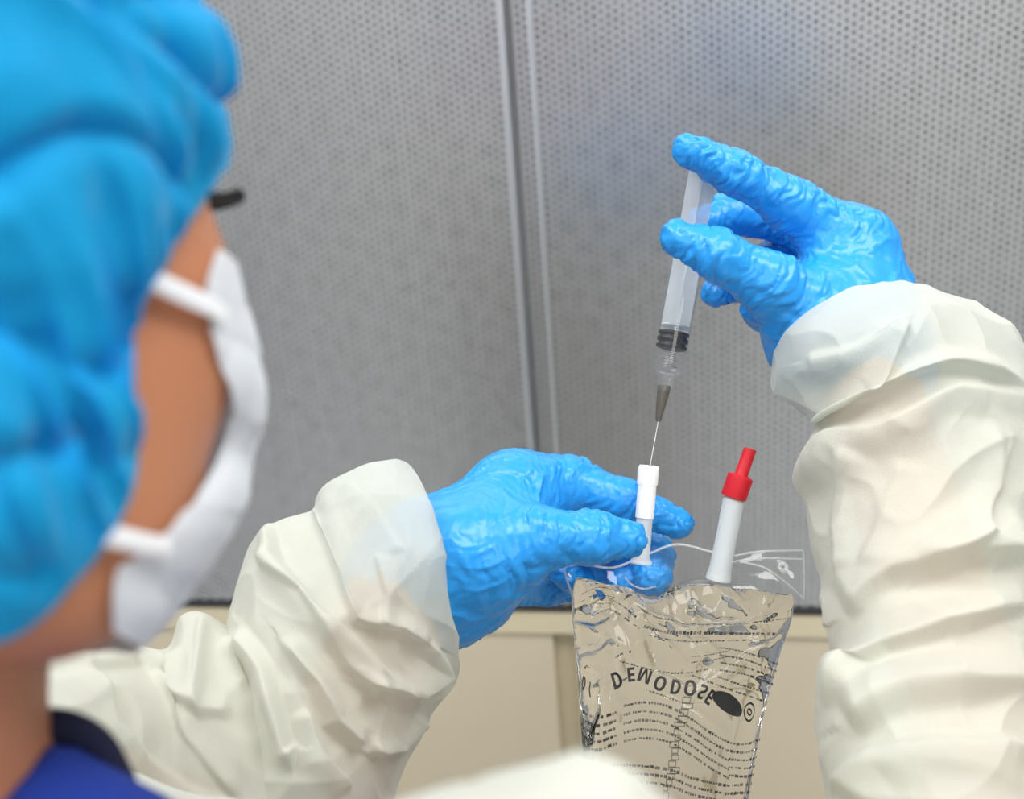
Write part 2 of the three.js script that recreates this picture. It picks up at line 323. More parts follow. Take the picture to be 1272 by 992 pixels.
// eyes and lashes
for (const s of [-1, 1]) {
  const lash = [];
  for (let i = 0; i < 26; i++) {
    const t = i / 25, a = mix(-1.1, 1.25, t), x0 = s * (0.032 + Math.sin(a) * 0.0135), z0 = 0.0785 + Math.cos(a) * 0.0125, l = 0.0112;
    const p0 = hl(x0, 0.011, z0), p1 = hl(x0 + s * Math.sin(a) * l * 0.5, 0.009, z0 + Math.cos(a) * l * 0.6 + 0.002), p2 = hl(x0 + s * Math.sin(a) * l * 0.9, 0.012, z0 + Math.cos(a) * l + 0.003);
    lash.push(new THREE.TubeGeometry(new THREE.QuadraticBezierCurve3(p0, p1, p2), 6, 0.001, 5, false));
  }
  const lid = new THREE.TubeGeometry(new THREE.CatmullRomCurve3([-1.2, -0.6, 0, 0.6, 1.25].map((a) => hl(s * (0.032 + Math.sin(a) * 0.0137), 0.011, 0.0785 + Math.cos(a) * 0.0128))), 24, 0.0013, 6, false);
  mesh('eyelashes', merged([...lash, lid]), M.lash, person, 'dark curved eyelashes');
}
// hair cover: a puffed shell over the skull with a gathered edge
{
  // edge on one side, in the head's frame, from the forehead round the temple and ear to the nape
  const rim = [[0, 0.056, 0.092], [0.030, 0.050, 0.089], ...[[258, 190], [240, 228], [204, 282], [166, 345], [143, 405], [131, 470], [144, 535], [141, 590], [112, 650], [62, 712], [0, 762]].map(([a, b]) => onSkin(a, b, 0.004).toArray()), [0.030, -0.104, -0.078], [0.000, -0.100, -0.090]];
  const full = [...rim, ...rim.slice(1, -1).reverse().map(([x, y, z]) => [-x, y, z])], n = full.length;
  const curve = new THREE.CatmullRomCurve3(full.map((p) => V3(...p)), true);
  const pole = V3(0, 0.75, -0.55).normalize(), ctr = V3(0, 0.01, -0.012);
  const ell = (dir) => { const a = dir.x / 0.092, b = dir.y / 0.124, c = dir.z / 0.107; return 1 / Math.sqrt(a * a + b * b + c * c); };
  const f = (u, v) => {
    const b = curve.getPoint(u), bd = b.clone().sub(ctr), bl = bd.length(); bd.normalize();
    const ang = pole.angleTo(bd), ax = V3().crossVectors(pole, bd).normalize(), dir = pole.clone().applyAxisAngle(ax, ang * v);
    const puff = Math.sin(Math.min(1, (1 - v) * 3.0) * Math.PI / 2);
    let r = mix(bl * 1.03, ell(dir) * 1.06, puff);
    const gather = Math.sin(u * Math.PI * 2 * 34 + 4 * N3(u * 30, 1, 2)) * 0.0018 * smooth(0.70, 0.95, v) * smooth(1.0, 0.97, v) ;
    const p = dir.clone().multiplyScalar(r + gather).add(ctr);
    return p;
  };
  const disp = (p, q, u, v) => {
    const e = smooth(1, 0.9, v);
    const wy = p.y + 0.35 * p.z + 0.02 * N3(p.x * 14, p.y * 14, p.z * 14), a = ridge(p.x * 8 + 3, wy * 15, p.z * 6), b = ridge(p.x * 14, (wy - 0.7 * p.z) * 30, p.z * 9 + 9), c = fbm(p.x * 60, p.y * 60, p.z * 60, 2);
    return e * (0.0065 * a + 0.0075 * b * b + 0.006 * Math.abs(N3(p.x * 22, wy * 46, p.z * 12)) + 0.005 * ridge(p.x * 20 + 5, (wy + 0.9 * p.z) * 26, p.z * 10) + 0.001 * c - 0.006) + (1 - e) * 0.001 * c;
  };
  const g = grid(420, 220, f, { closed: true, disp });
  toHead(g);
  mesh('hair_cover', g, M.cap, person, 'puffed blue hair cover with gathered edge');
}
// face mask with two pairs of ties
{
  const mg = new THREE.Group(); mg.name = 'face_mask'; person.add(mg);
  const side = [[262, 312], [251, 345], [250, 395], [262, 445], [275, 500], [266, 550], [240, 602], [205, 648], [168, 682], [138, 702], [131, 738], [131, 775]].map(([a, b]) => onSkin(a, b, 0.003).toArray());
  const front = [[-0.014, 0.104], [-0.026, 0.117], [-0.038, 0.123], [-0.050, 0.127], [-0.062, 0.129], [-0.073, 0.128], [-0.084, 0.124], [-0.094, 0.116], [-0.104, 0.106], [-0.113, 0.0965], [-0.122, 0.086], [-0.130, 0.072]];
  const rows = side.map((e, i) => [...front[i], ...e]);   // down the middle: y, z; at the side edge: x, y, z
  const f = (u, v) => {
    const [my, mz, ex, ey, ez] = along(rows, v), a = (u * 2 - 1), s = Math.abs(a), ph = s * Math.PI / 2;
    const x = Math.sign(a) * ex * Math.pow(Math.sin(ph), 0.85), k = Math.pow(Math.cos(ph), 1.35);
    const pleat = 0.0016 * ((v * 5.0) % 1) * smooth(0.1, 0.2, v) * smooth(0.9, 0.8, v);
    return V3(x, mix(ey, my, Math.pow(k, 0.8)), mix(ez, mz, k) + pleat);
  };
  const g = grid(160, 110, f, { disp: (p) => 0.0016 * ridge(p.x * 30, p.y * 26, p.z * 22) + 0.0010 * fbm(p.x * 70, p.y * 70, p.z * 70, 2) });
  mesh('mask_sheet', toHead(g), M.mask, mg);
  const ribbon = (pts, w) => {
    const c = new THREE.CatmullRomCurve3(pts.map((p) => V3(...p)));
    return toHead(grid(40, 8, (u, v) => { const p = c.getPoint(u), o = V3(p.x, 0, p.z).normalize(), t = c.getTangent(u), b = V3().crossVectors(t, o).normalize(), a = v * Math.PI * 2; return p.addScaledVector(b, Math.cos(a) * w / 2).addScaledVector(o, Math.sin(a) * 0.0012); }, { closed: false }));
  };
  const tieA = [[262, 392], [240, 380], [205, 365], [172, 350], [150, 338]].map(([a, b], i) => onSkin(a, b, [0.004, 0.0045, 0.005, 0.006, 0.006][i])), tieB = [[192, 676], [165, 672], [130, 664], [96, 656], [70, 648]].map(([a, b], i) => onSkin(a, b, [0.004, 0.0045, 0.005, 0.006, 0.006][i]));
  for (const s of [-1, 1]) for (const [t, w] of [[tieA, 0.0060], [tieB, 0.0056]]) mesh('tie', ribbon(t.map((p) => [s * p.x, p.y, p.z]), w), M.strap, mg, 'white fabric tie');
}

// ---------------------------------------------------------------- gloves
function glove(name, label, fingers, palm, wrist, handAxis, blend) {
  // fingers: chains of [px, py, distance, radius in px]
  const toC = (ch) => { const pts = ch.map(([x, y, d]) => P(x, y, d)), r = ch.map(([, , d, r]) => r / FPX * d); return pts.slice(1).map((p, i) => cone(pts[i], p, r[i], r[i + 1])); };
  const FG = fingers.map(toC), PM = palm.flatMap(toC), all = [...FG.flat(), ...PM];
  const [lo, hi] = bounds(all, 0.045);
  const sdf = (x, y, z) => {
    let p = 1; for (const c of PM) p = smin(p, dCone(c, x, y, z), 0.022);
    let d = p;
    for (const ch of FG) { let f = 1; for (const c of ch) f = smin(f, dCone(c, x, y, z), 0.006); d = Math.min(d, smin(p, f, blend)); }
    return d;
  };
  const axis = handAxis.clone().normalize();
  const disp = (p, n) => {
    let best = 9, bc = null, bi = -1, bt = 0;
    FG.forEach((ch, fi) => ch.forEach((c, k) => { const d = dCone(c, p.x, p.y, p.z); if (d < best) { best = d; bc = c; bi = fi; const t = ((p.x - c.a.x) * c.dx + (p.y - c.a.y) * c.dy + (p.z - c.a.z) * c.dz) / c.l; bt = t; } }));
    let dp = 9; for (const c of PM) dp = Math.min(dp, dCone(c, p.x, p.y, p.z));
    const onFinger = smooth(-0.006, 0.006, dp - best);
    // rings across a finger
    let s = bc.len * bt, w = 0;
    const ch = FG[bi]; for (const c of ch) { if (c === bc) break; s += c.len; }
    const q = V3(p.x - bc.a.x - bc.dx * bt, p.y - bc.a.y - bc.dy * bt, p.z - bc.a.z - bc.dz * bt).normalize();
    const wob = N3(q.x * 1.3 + bi * 7, q.y * 1.3, q.z * 1.3 + s * 60) * 0.006;
    const bil = (a, b, c) => Math.sqrt(Math.min(1, Math.abs(N3(a, b, c)) * 2.2)), rings = bil((s + wob) * 150, q.x * 0.8 + bi * 3.1, q.y * 0.8 + q.z * 0.6), rings2 = bil((s + wob * 1.4) * 310 + 7, q.x * 1.5 + bi, q.z * 1.5);
    w += onFinger * (0.0017 * (rings - 0.4) + 0.0009 * (rings2 - 0.4)) * (0.45 + 0.9 * smooth(-0.25, 0.35, N3(s * 55, q.x * 1.2 + bi * 11, q.z * 1.2)));
    // long tension folds over the palm and the back of the hand
    const t = p.dot(axis), o = p.clone().addScaledVector(axis, -t);
    const wx = N3(p.x * 22, p.y * 22, p.z * 22) * 0.018;
    const sharp = (a, b, c) => { const n = ridge(a, b, c); return n * n; }, folds = sharp(t * 16 + wx * 30, (o.x + wx) * 95, (o.y + wx) * 95 + o.z * 60), fine = sharp(t * 40, (o.x + wx * 0.5) * 210, (o.y + o.z * 0.7 + wx) * 210);
    w += (1 - onFinger) * (0.0017 * folds * (0.4 + 0.9 * smooth(-0.2, 0.3, N3(p.x * 30, p.y * 30, p.z * 30 + 4))) + 0.0008 * fine);
    return w - 0.0006 + 0.0008 * fbm(p.x * 90, p.y * 90, p.z * 90, 2);
  };
  const g = nets(sdf, lo, hi, 0.00125, disp);
  return mesh(name, g, M.glove, person, label);
}
glove('glove', 'wrinkled blue glove round the syringe', [
  [[1062, 305, 0.713, 40], [978, 251, 0.699, 31], [915, 215, 0.688, 26], [855, 187, 0.681, 21]],        // index, on the plunger
  [[1010, 398, 0.690, 46], [955, 352, 0.672, 38], [893, 318, 0.663, 30], [843, 296, 0.664, 22]],        // thumb, in front of the barrel
  [[1065, 315, 0.735, 38], [972, 272, 0.750, 28], [908, 266, 0.746, 25], [872, 278, 0.738, 20]],        // middle finger behind the barrel
  [[1062, 345, 0.750, 36], [965, 325, 0.768, 27], [908, 350, 0.752, 24], [890, 362, 0.740, 20]],        // ring finger
  [[1058, 380, 0.752, 32], [985, 375, 0.770, 24], [950, 390, 0.755, 21], [940, 385, 0.735, 18]],
], [
  [[1062, 305, 0.715, 42], [1058, 408, 0.708, 62]], [[1010, 398, 0.690, 46], [1058, 408, 0.708, 62]], [[1065, 330, 0.735, 42], [1062, 415, 0.715, 60]], [[1060, 360, 0.748, 40], [1065, 420, 0.715, 56]],
  [[1058, 408, 0.708, 62], [1100, 470, 0.705, 56]], [[1010, 398, 0.690, 46], [1055, 330, 0.712, 44]], [[1020, 430, 0.70, 50], [1080, 450, 0.70, 55]],
], null, P(950, 300, 0.70).sub(P(1060, 410, 0.70)), 0.014);
glove('glove', 'wrinkled blue glove pinching the bag port', [
  [[640, 612, 0.715, 44], [703, 600, 0.722, 34], [782, 624, 0.718, 26], [843, 651, 0.712, 18]],          // index, behind the port
  [[606, 690, 0.675, 52], [672, 668, 0.664, 38], [735, 668, 0.662, 31], [783, 668, 0.668, 21]],          // thumb, in front of the port
  [[650, 650, 0.735, 40], [738, 668, 0.752, 31], [806, 690, 0.745, 29], [812, 716, 0.725, 23]],          // middle finger, behind the bag film
  [[640, 690, 0.745, 36], [725, 702, 0.765, 28], [780, 712, 0.755, 25], [775, 722, 0.735, 20]],
  [[620, 720, 0.745, 32], [690, 725, 0.762, 24], [715, 722, 0.752, 21], [705, 715, 0.735, 18]],
], [
  [[640, 612, 0.715, 46], [540, 702, 0.690, 66]], [[606, 690, 0.675, 52], [540, 708, 0.690, 68]], [[650, 650, 0.735, 44], [540, 712, 0.70, 66]], [[625, 705, 0.735, 44], [545, 722, 0.70, 60]],
  [[540, 708, 0.690, 68], [490, 720, 0.690, 60]], [[606, 690, 0.675, 52], [640, 625, 0.705, 46]], [[590, 735, 0.70, 36], [500, 745, 0.69, 40]],
], null, P(680, 650, 0.70).sub(P(540, 710, 0.70)), 0.014);

// ---------------------------------------------------------------- gown
const foldProfile = (pts, w, amp, side) => ({ pts, w, amp, side });
function foldSum(folds, px, py) {
  let sum = 0;
  for (const f of folds) {
    let best = 1e9, sgn = 1, tt = 0, n = f.pts.length - 1;
    for (let i = 0; i < n; i++) {
      const [ax, ay] = f.pts[i], [bx, by] = f.pts[i + 1], dx = bx - ax, dy = by - ay, l = dx * dx + dy * dy, t = clamp(((px - ax) * dx + (py - ay) * dy) / l);
      const ex = px - ax - dx * t, ey = py - ay - dy * t, d = Math.hypot(ex, ey);
      if (d < best) { best = d; sgn = Math.sign(dx * ey - dy * ex) || 1; tt = (i + t) / n; }
    }
    if (best > f.w * 3) continue;
    const w = sgn === f.side ? f.w * 0.28 : f.w, end = smooth(0, 0.12, tt) * smooth(1, 0.88, tt) * 0.85 + 0.15;
    sum += f.amp * Math.exp(-(best * best) / (w * w)) * end;
  }
  return sum;
}
// a cloth tube round the arm; rows: ax, ay, bx, by (the two sides as sighted), distance, half thickness, ox, oy (how far the near side leads)
function clothTube(rows, nu, nv, folds, rough, fseed) {
  const f = (u, v) => {
    const [ax, ay, bx, by, d, h, ox, oy] = along(rows, v), a = u * Math.PI * 2, c = Math.cos(a), s = Math.sin(a);
    return P((ax + bx) / 2 + (bx - ax) / 2 * c + ox * s, (ay + by) / 2 + (by - ay) / 2 * c + oy * s, d - h * s);
  };
  const disp = (p, q, u, v) => {
    let [px, py] = toPx(p); const s = Math.sin(u * Math.PI * 2); px += 16 * N3(p.x * 24, p.y * 24, fseed); py += 16 * N3(p.x * 24 + 9, p.y * 24, fseed);
    const am = 0.75 + 0.8 * N3(p.x * 16, p.y * 16, fseed + 3);
    const front = smooth(-0.1, 0.35, s);
    const n = ridge(p.x * 13 + fseed, p.y * 15, p.z * 13) * 0.006 + ridge(p.x * 27, p.y * 29 + fseed, p.z * 27) * 0.0035 + fbm(p.x * 70, p.y * 70, p.z * 70 + fseed, 2) * 0.0016 - 0.003;
    return (front * am * foldSum(folds, px, py) + n * rough) * smooth(0, 0.03, v + 0.01) * orient;
  };
  let orient = 1;
  // outward side: compare a normal with the direction from the tube's middle
  const probe = grid(8, 8, f), pp = probe.attributes.position, pn = probe.attributes.normal, k = 4 * 9 + 2, [ax, ay, bx, by, d] = along(rows, 0.5);
  const mid = P((ax + bx) / 2, (ay + by) / 2, d), dv = V3(pp.getX(k), pp.getY(k), pp.getZ(k)).sub(mid);
  if (dv.x * pn.getX(k) + dv.y * pn.getY(k) + dv.z * pn.getZ(k) < 0) orient = -1;
  return grid(nu, nv, f, { closed: true, disp });
}
const gown = new THREE.Group(); gown.name = 'gown'; gown.userData.label = 'thin cream isolation gown'; person.add(gown);
{
  const R = (...a) => a;
  // sleeve round the hand with the syringe
  const rightRows = [
    R(972, 452, 1118, 358, 0.700, 0.046, -34, -24), R(966, 484, 1165, 358, 0.698, 0.056, -20, -16), R(990, 512, 1225, 382, 0.694, 0.060, -8, -12), R(1012, 528, 1272, 425, 0.690, 0.058, 0, -14),
    R(984, 588, 1310, 500, 0.686, 0.060, 0, -20), R(1006, 632, 1325, 575, 0.680, 0.060, 0, -10), R(1014, 700, 1320, 670, 0.668, 0.060, 0, 0), R(1022, 772, 1325, 760, 0.650, 0.060, 0, 4),
    R(1036, 828, 1345, 830, 0.632, 0.060, 0, 8), R(1018, 874, 1360, 900, 0.618, 0.064, 0, 8), R(1030, 990, 1380, 1000, 0.595, 0.066, 0, 8), R(1040, 1100, 1400, 1120, 0.570, 0.068, 0, 0), R(1060, 1220, 1390, 1240, 0.53, 0.062, 0, 0),
  ];
  const rf = [
    foldProfile([[1008, 530], [1060, 495], [1125, 468], [1180, 462], [1272, 470]], 16, 0.010, 1), foldProfile([[985, 590], [1050, 545], [1110, 520], [1200, 492], [1270, 488]], 26, 0.007, -1),
    foldProfile([[1085, 480], [1110, 440], [1130, 405]], 16, 0.006, 1), foldProfile([[1000, 440], [1050, 430], [1130, 395]], 20, 0.005, -1),
    foldProfile([[1050, 765], [1110, 725], [1190, 695], [1290, 690]], 46, 0.014, 1), foldProfile([[1030, 880], [1110, 815], [1190, 775], [1290, 750]], 30, 0.012, 1), foldProfile([[1060, 900], [1130, 865], [1210, 850], [1290, 845]], 44, 0.013, 1),
    foldProfile([[1045, 985], [1090, 940], [1180, 925], [1290, 930]], 40, 0.009, -1), foldProfile([[1225, 520], [1232, 600], [1195, 680], [1150, 725]], 30, 0.007, -1), foldProfile([[1060, 560], [1040, 640], [1045, 720]], 26, 0.006, 1),
    foldProfile([[1120, 560], [1105, 640], [1080, 720]], 30, 0.004, 1),
  ];
  mesh('sleeve', clothTube(rightRows, 360, 300, rf, 0.6, 2.2), M.gown, gown, 'billowing cream sleeve with rolled cuff');
  // sleeve round the hand with the bag: forearm, then upper arm
  const leftRows = [
    R(500, 572, 545, 784, 0.690, 0.048, 26, -2), R(486, 571, 570, 822, 0.689, 0.055, 14, 2), R(440, 580, 560, 852, 0.686, 0.058, 4, 6), R(405, 604, 528, 892, 0.682, 0.060, 0, 8),
    R(392, 634, 512, 930, 0.678, 0.060, 0, 10), R(345, 650, 498, 965, 0.672, 0.062, 0, 8), R(310, 692, 484, 998, 0.664, 0.062, 0, 6), R(288, 756, 478, 1040, 0.655, 0.062, 0, 4), R(282, 830, 480, 1090, 0.648, 0.060, 0, 0), R(270, 930, 470, 1150, 0.645, 0.058, 0, 0), R(240, 1050, 440, 1200, 0.64, 0.052, 0, 0),
  ];
  const lf = [
    foldProfile([[335, 648], [350, 700], [390, 760], [440, 800], [480, 850]], 18, 0.009, -1), foldProfile([[395, 632], [415, 690], [440, 770], [500, 775], [545, 800]], 16, 0.008, 1),
    foldProfile([[300, 770], [330, 830], [360, 930], [372, 930]], 18, 0.010, -1), foldProfile([[350, 790], [390, 850], [410, 900], [450, 935]], 18, 0.010, 1), foldProfile([[455, 935], [500, 930], [530, 885]], 14, 0.008, 1),
    foldProfile([[470, 690], [480, 740], [470, 775]], 14, 0.005, 1), foldProfile([[420, 600], [470, 640], [500, 690]], 20, 0.004, -1), foldProfile([[540, 790], [550, 830], [500, 860], [440, 850]], 14, 0.007, -1),
    foldProfile([[380, 880], [400, 940], [440, 990]], 16, 0.007, -1), foldProfile([[320, 690], [380, 740], [430, 830], [470, 870]], 14, 0.005, 1),
  ];
  const upperRows = [
    R(400, 900, 430, 1230, 0.655, 0.05, 0, 0), R(318, 812, 380, 1230, 0.652, 0.058, 0, 0), R(262, 764, 320, 1230, 0.648, 0.060, 0, 0), R(226, 764, 270, 1220, 0.642, 0.060, 0, 0), R(207, 806, 230, 1200, 0.636, 0.060, 0, 0), R(150, 800, 180, 1180, 0.622, 0.062, 0, 0), R(90, 804, 110, 1160, 0.605, 0.064, 0, 0), R(20, 850, 20, 1130, 0.585, 0.066, 0, 0), R(-90, 860, -70, 1110, 0.555, 0.066, 0, 0), R(-200, 880, -160, 1100, 0.54, 0.05, 0, 0),
  ];
  const uf = [
    foldProfile([[105, 822], [130, 900], [180, 950], [260, 990], [320, 1010]], 22, 0.010, -1), foldProfile([[215, 800], [225, 860], [250, 890], [300, 885]], 14, 0.008, 1), foldProfile([[245, 760], [245, 830], [240, 890]], 14, 0.005, 1),
    foldProfile([[180, 830], [215, 880], [240, 925], [300, 990]], 14, 0.007, 1), foldProfile([[290, 790], [310, 850], [360, 920]], 16, 0.007, -1), foldProfile([[60, 830], [110, 825], [170, 815]], 18, 0.005, 1),
  ];
  const lg = clothTube(leftRows, 320, 260, lf, 0.5, 5.1), ug = clothTube(upperRows, 260, 200, uf, 0.5, 8.4);
  mesh('sleeve', mergeGeometries([lg, ug]), M.gown, gown, 'crumpled cream sleeve with loose cuff');
  // body of the gown and the puffed shoulder in front of the lens
  const pf = (px, py, d, r) => cone(P(px, py, d), P(px, py, d), r, r);
  const gc = [cone(J.shR, chest.clone().addScaledVector(across, 0.07), 0.055, 0.105), cone(J.shR, J.elR, 0.062, 0.062), cone(chest, hip, 0.128, 0.150), cone(chest.clone().addScaledVector(across, 0.07), hipR, 0.105, 0.115), cone(chest.clone().addScaledVector(across, -0.07), hipL, 0.105, 0.115), cone(chest.clone().addScaledVector(across, -0.07), J.shL, 0.10, 0.06),
    cone(hip, hip.clone().setY(0.45), 0.15, 0.19)];
  const puffs = [cone(P(722, 1094, 0.30), J.shR, 0.030, 0.052), cone(P(548, 1122, 0.305), J.shR, 0.0285, 0.05)];
  const gs = (x, y, z) => { let d = 1; for (const c of gc) d = smin(d, dCone(c, x, y, z), 0.05); for (const c of puffs) d = smin(d, dCone(c, x, y, z), 0.012); return d; };
  const [lo, hi] = bounds([...gc, ...puffs], 0.24); lo.y = 0.33;
  const gg = nets(gs, lo, hi, 0.009, (p) => 0.004 * ridge(p.x * 11, p.y * 9, p.z * 11) + 0.003 * fbm(p.x * 40, p.y * 40, p.z * 40, 2) - 0.003);
  mesh('gown_body', gg, M.gown, gown);
}
// scrubs under the gown, trousers, shoes
{
  const sc = [cone(P(-30, 1082, 0.36), J.shR, 0.041, 0.050), cone(J.neckBase.clone().lerp(J.shL, 0.15), J.shL, 0.058, 0.052), cone(J.neckBase.clone().add(V3(0, -0.03, 0)), chest, 0.066, 0.112), cone(chest, hip, 0.112, 0.122), cone(chest.clone().addScaledVector(across, 0.07), hipR, 0.092, 0.092), cone(chest.clone().addScaledVector(across, -0.07), hipL, 0.092, 0.092)];
  const [lo, hi] = bounds(sc, 0.15);
  const nb = J.neckBase, hcut = cone(hl(0, -0.02, -0.02), nb.clone(), 0.063, 0.060);
  mesh('scrub_top', nets((x, y, z) => { let d = 1; for (const c of sc) d = smin(d, dCone(c, x, y, z), 0.03); return Math.max(d, -dCone(hcut, x, y, z)); }, lo, hi, 0.008, (p) => 0.002 * ridge(p.x * 18, p.y * 14, p.z * 18)), M.scrub, person, 'royal blue scrub top');
  mesh('neck_gap_band', new THREE.TubeGeometry(new THREE.CatmullRomCurve3([P(-60, 925, 0.372), P(20, 905, 0.372), P(75, 902, 0.374), P(118, 922, 0.378), P(150, 975, 0.382)]), 40, 0.0052, 10, false), M.navy, person, 'dark navy band along the gap by the neck');  // navy tube standing in for the dark gap above the scrub top
  const tr = [cone(hipR, knR, 0.095, 0.075), cone(hipL, knL, 0.095, 0.075), cone(knR, anR, 0.075, 0.065), cone(knL, anL, 0.075, 0.065), cone(hipR, hipL, 0.1, 0.1)];
  const [l2, h2] = bounds(tr, 0.13); l2.y = 0.075;
  mesh('trousers', nets((x, y, z) => { let d = 1; for (const c of tr) d = smin(d, dCone(c, x, y, z), 0.03); return Math.max(d, 0.09 - y); }, l2, h2, 0.014), M.scrub, person);
  for (const a of [anR, anL]) {
    const s = [cone(a.clone().setY(0.045).add(V3(0, 0, 0.03)), a.clone().setY(0.035).add(toes), 0.042, 0.034), cone(a.clone().setY(0.05), a.clone().setY(0.09), 0.045, 0.046)];
    const [l3, h3] = bounds(s, 0.06); l3.y = -0.01;
    mesh('shoe', nets((x, y, z) => Math.max(smin(dCone(s[0], x, y, z), dCone(s[1], x, y, z), 0.02), -y + 0.001), l3, h3, 0.007), M.plug, person);
  }
}

// ---------------------------------------------------------------- syringe
const lathe = (pts, n = 40) => new THREE.LatheGeometry(pts.map(([r, y]) => new THREE.Vector2(r, y)), n);
function onAxis(a, b) { const d = b.clone().sub(a).normalize(); return new THREE.Matrix4().compose(a, new THREE.Quaternion().setFromUnitVectors(V3(0, 1, 0), d), V3(1, 1, 1)); }
{
  const A = P(807, 581, 0.694), B = P(875, 205, 0.706), L = A.distanceTo(B), m = onAxis(A, B), k = 0.69 / FPX;   // needle tip -> plunger end
  const s = new THREE.Group(); s.name = 'syringe'; scene.add(s); m.decompose(s.position, s.quaternion, s.scale);
  top(s, 'clear plastic syringe with black stopper and needle held above the white port', 'syringe');
  const y = (py) => (581 - py) / (581 - 203) * L;
  // needle goes on into the port
  mesh('needle', lathe([[0, -0.008], [0.00042, -0.0055], [0.00055, -0.004], [0.00055, y(522)]], 12), M.needle, s, 'thin steel needle');
  mesh('needle_hub', lathe([[0.0010, y(524)], [0.0017, y(521)], [0.0026, y(505)], [0.0034, y(487)], [0.0036, y(480)], [0.0030, y(479)]]), M.hub, s, 'smoky tapered needle hub');
  mesh('luer_collar', lathe([[0.0036, y(487)], [0.0046, y(484)], [0.0048, y(470)], [0.0058, y(468)], [0.0058, y(464)], [0.0040, y(463)]]), M.clear, s);
  const r = 0.0088;
  mesh('barrel', lathe([[0.0030, y(466)], [0.0068, y(464)], [0.0082, y(460)], [r, y(454)], [r, y(300)], [r + 0.0004, y(299)], [r + 0.0022, y(298)], [r + 0.0026, y(296)], [r + 0.0022, y(293)], [r - 0.0008, y(292)]], 56), M.clear, s, 'clear barrel');
  mesh('stopper', lathe([[0, y(437)], [0.003, y(436.5)], [0.0078, y(434)], [0.0085, y(432.5)], [0.0085, y(430)], [0.0074, y(429)], [0.0074, y(426)], [0.0085, y(425)], [0.0085, y(421)], [0.0074, y(420)], [0.0074, y(417.5)], [0.0084, y(416.5)], [0.0084, y(413.5)], [0.006, y(412.5)], [0, y(412.5)]], 56), M.rubber, s, 'black ribbed rubber stopper');
  const fin = (w, t) => boxGeo(-w, w, y(413), y(207), -t, t);
  mesh('plunger_rod', merged([fin(0.0076, 0.0006), fin(0.0006, 0.0076), lathe([[0, y(408)], [0.0078, y(408)], [0.0078, y(405)], [0, y(405)]]), lathe([[0, y(300)], [0.0076, y(300)], [0.0076, y(298)], [0, y(298)]])]), M.rod, s, 'frosted four-ribbed plunger rod');
  mesh('thumb_rest', lathe([[0, y(210)], [0.0072, y(210)], [0.0088, y(209)], [0.0092, y(207)], [0.0088, y(204)], [0, y(203)]]), M.frost, s);
  const marks = []; for (let i = 0; i < 9; i++) { const yy = y(441 + i * 2.1), w = i % 4 === 0 ? 0.5 : 0.3; marks.push(new THREE.CylinderGeometry(r + 0.0001, r + 0.0001, 0.00022, 12, 1, true, -w + 0.1, w * 2).translate(0, yy, 0)); }
  for (let i = 0; i < 44; i++) { const yy = y(410 - i * 2.4), w = i % 5 === 0 ? 0.35 : 0.18; marks.push(new THREE.CylinderGeometry(r + 0.0001, r + 0.0001, 0.00016, 10, 1, true, -w + 1.9, w * 2).translate(0, yy, 0)); }
  mesh('scale', merged(marks), std({ color: lin(0.08, 0.08, 0.09), roughness: 0.6, side: THREE.DoubleSide }), s, 'fine printed scale marks');
}

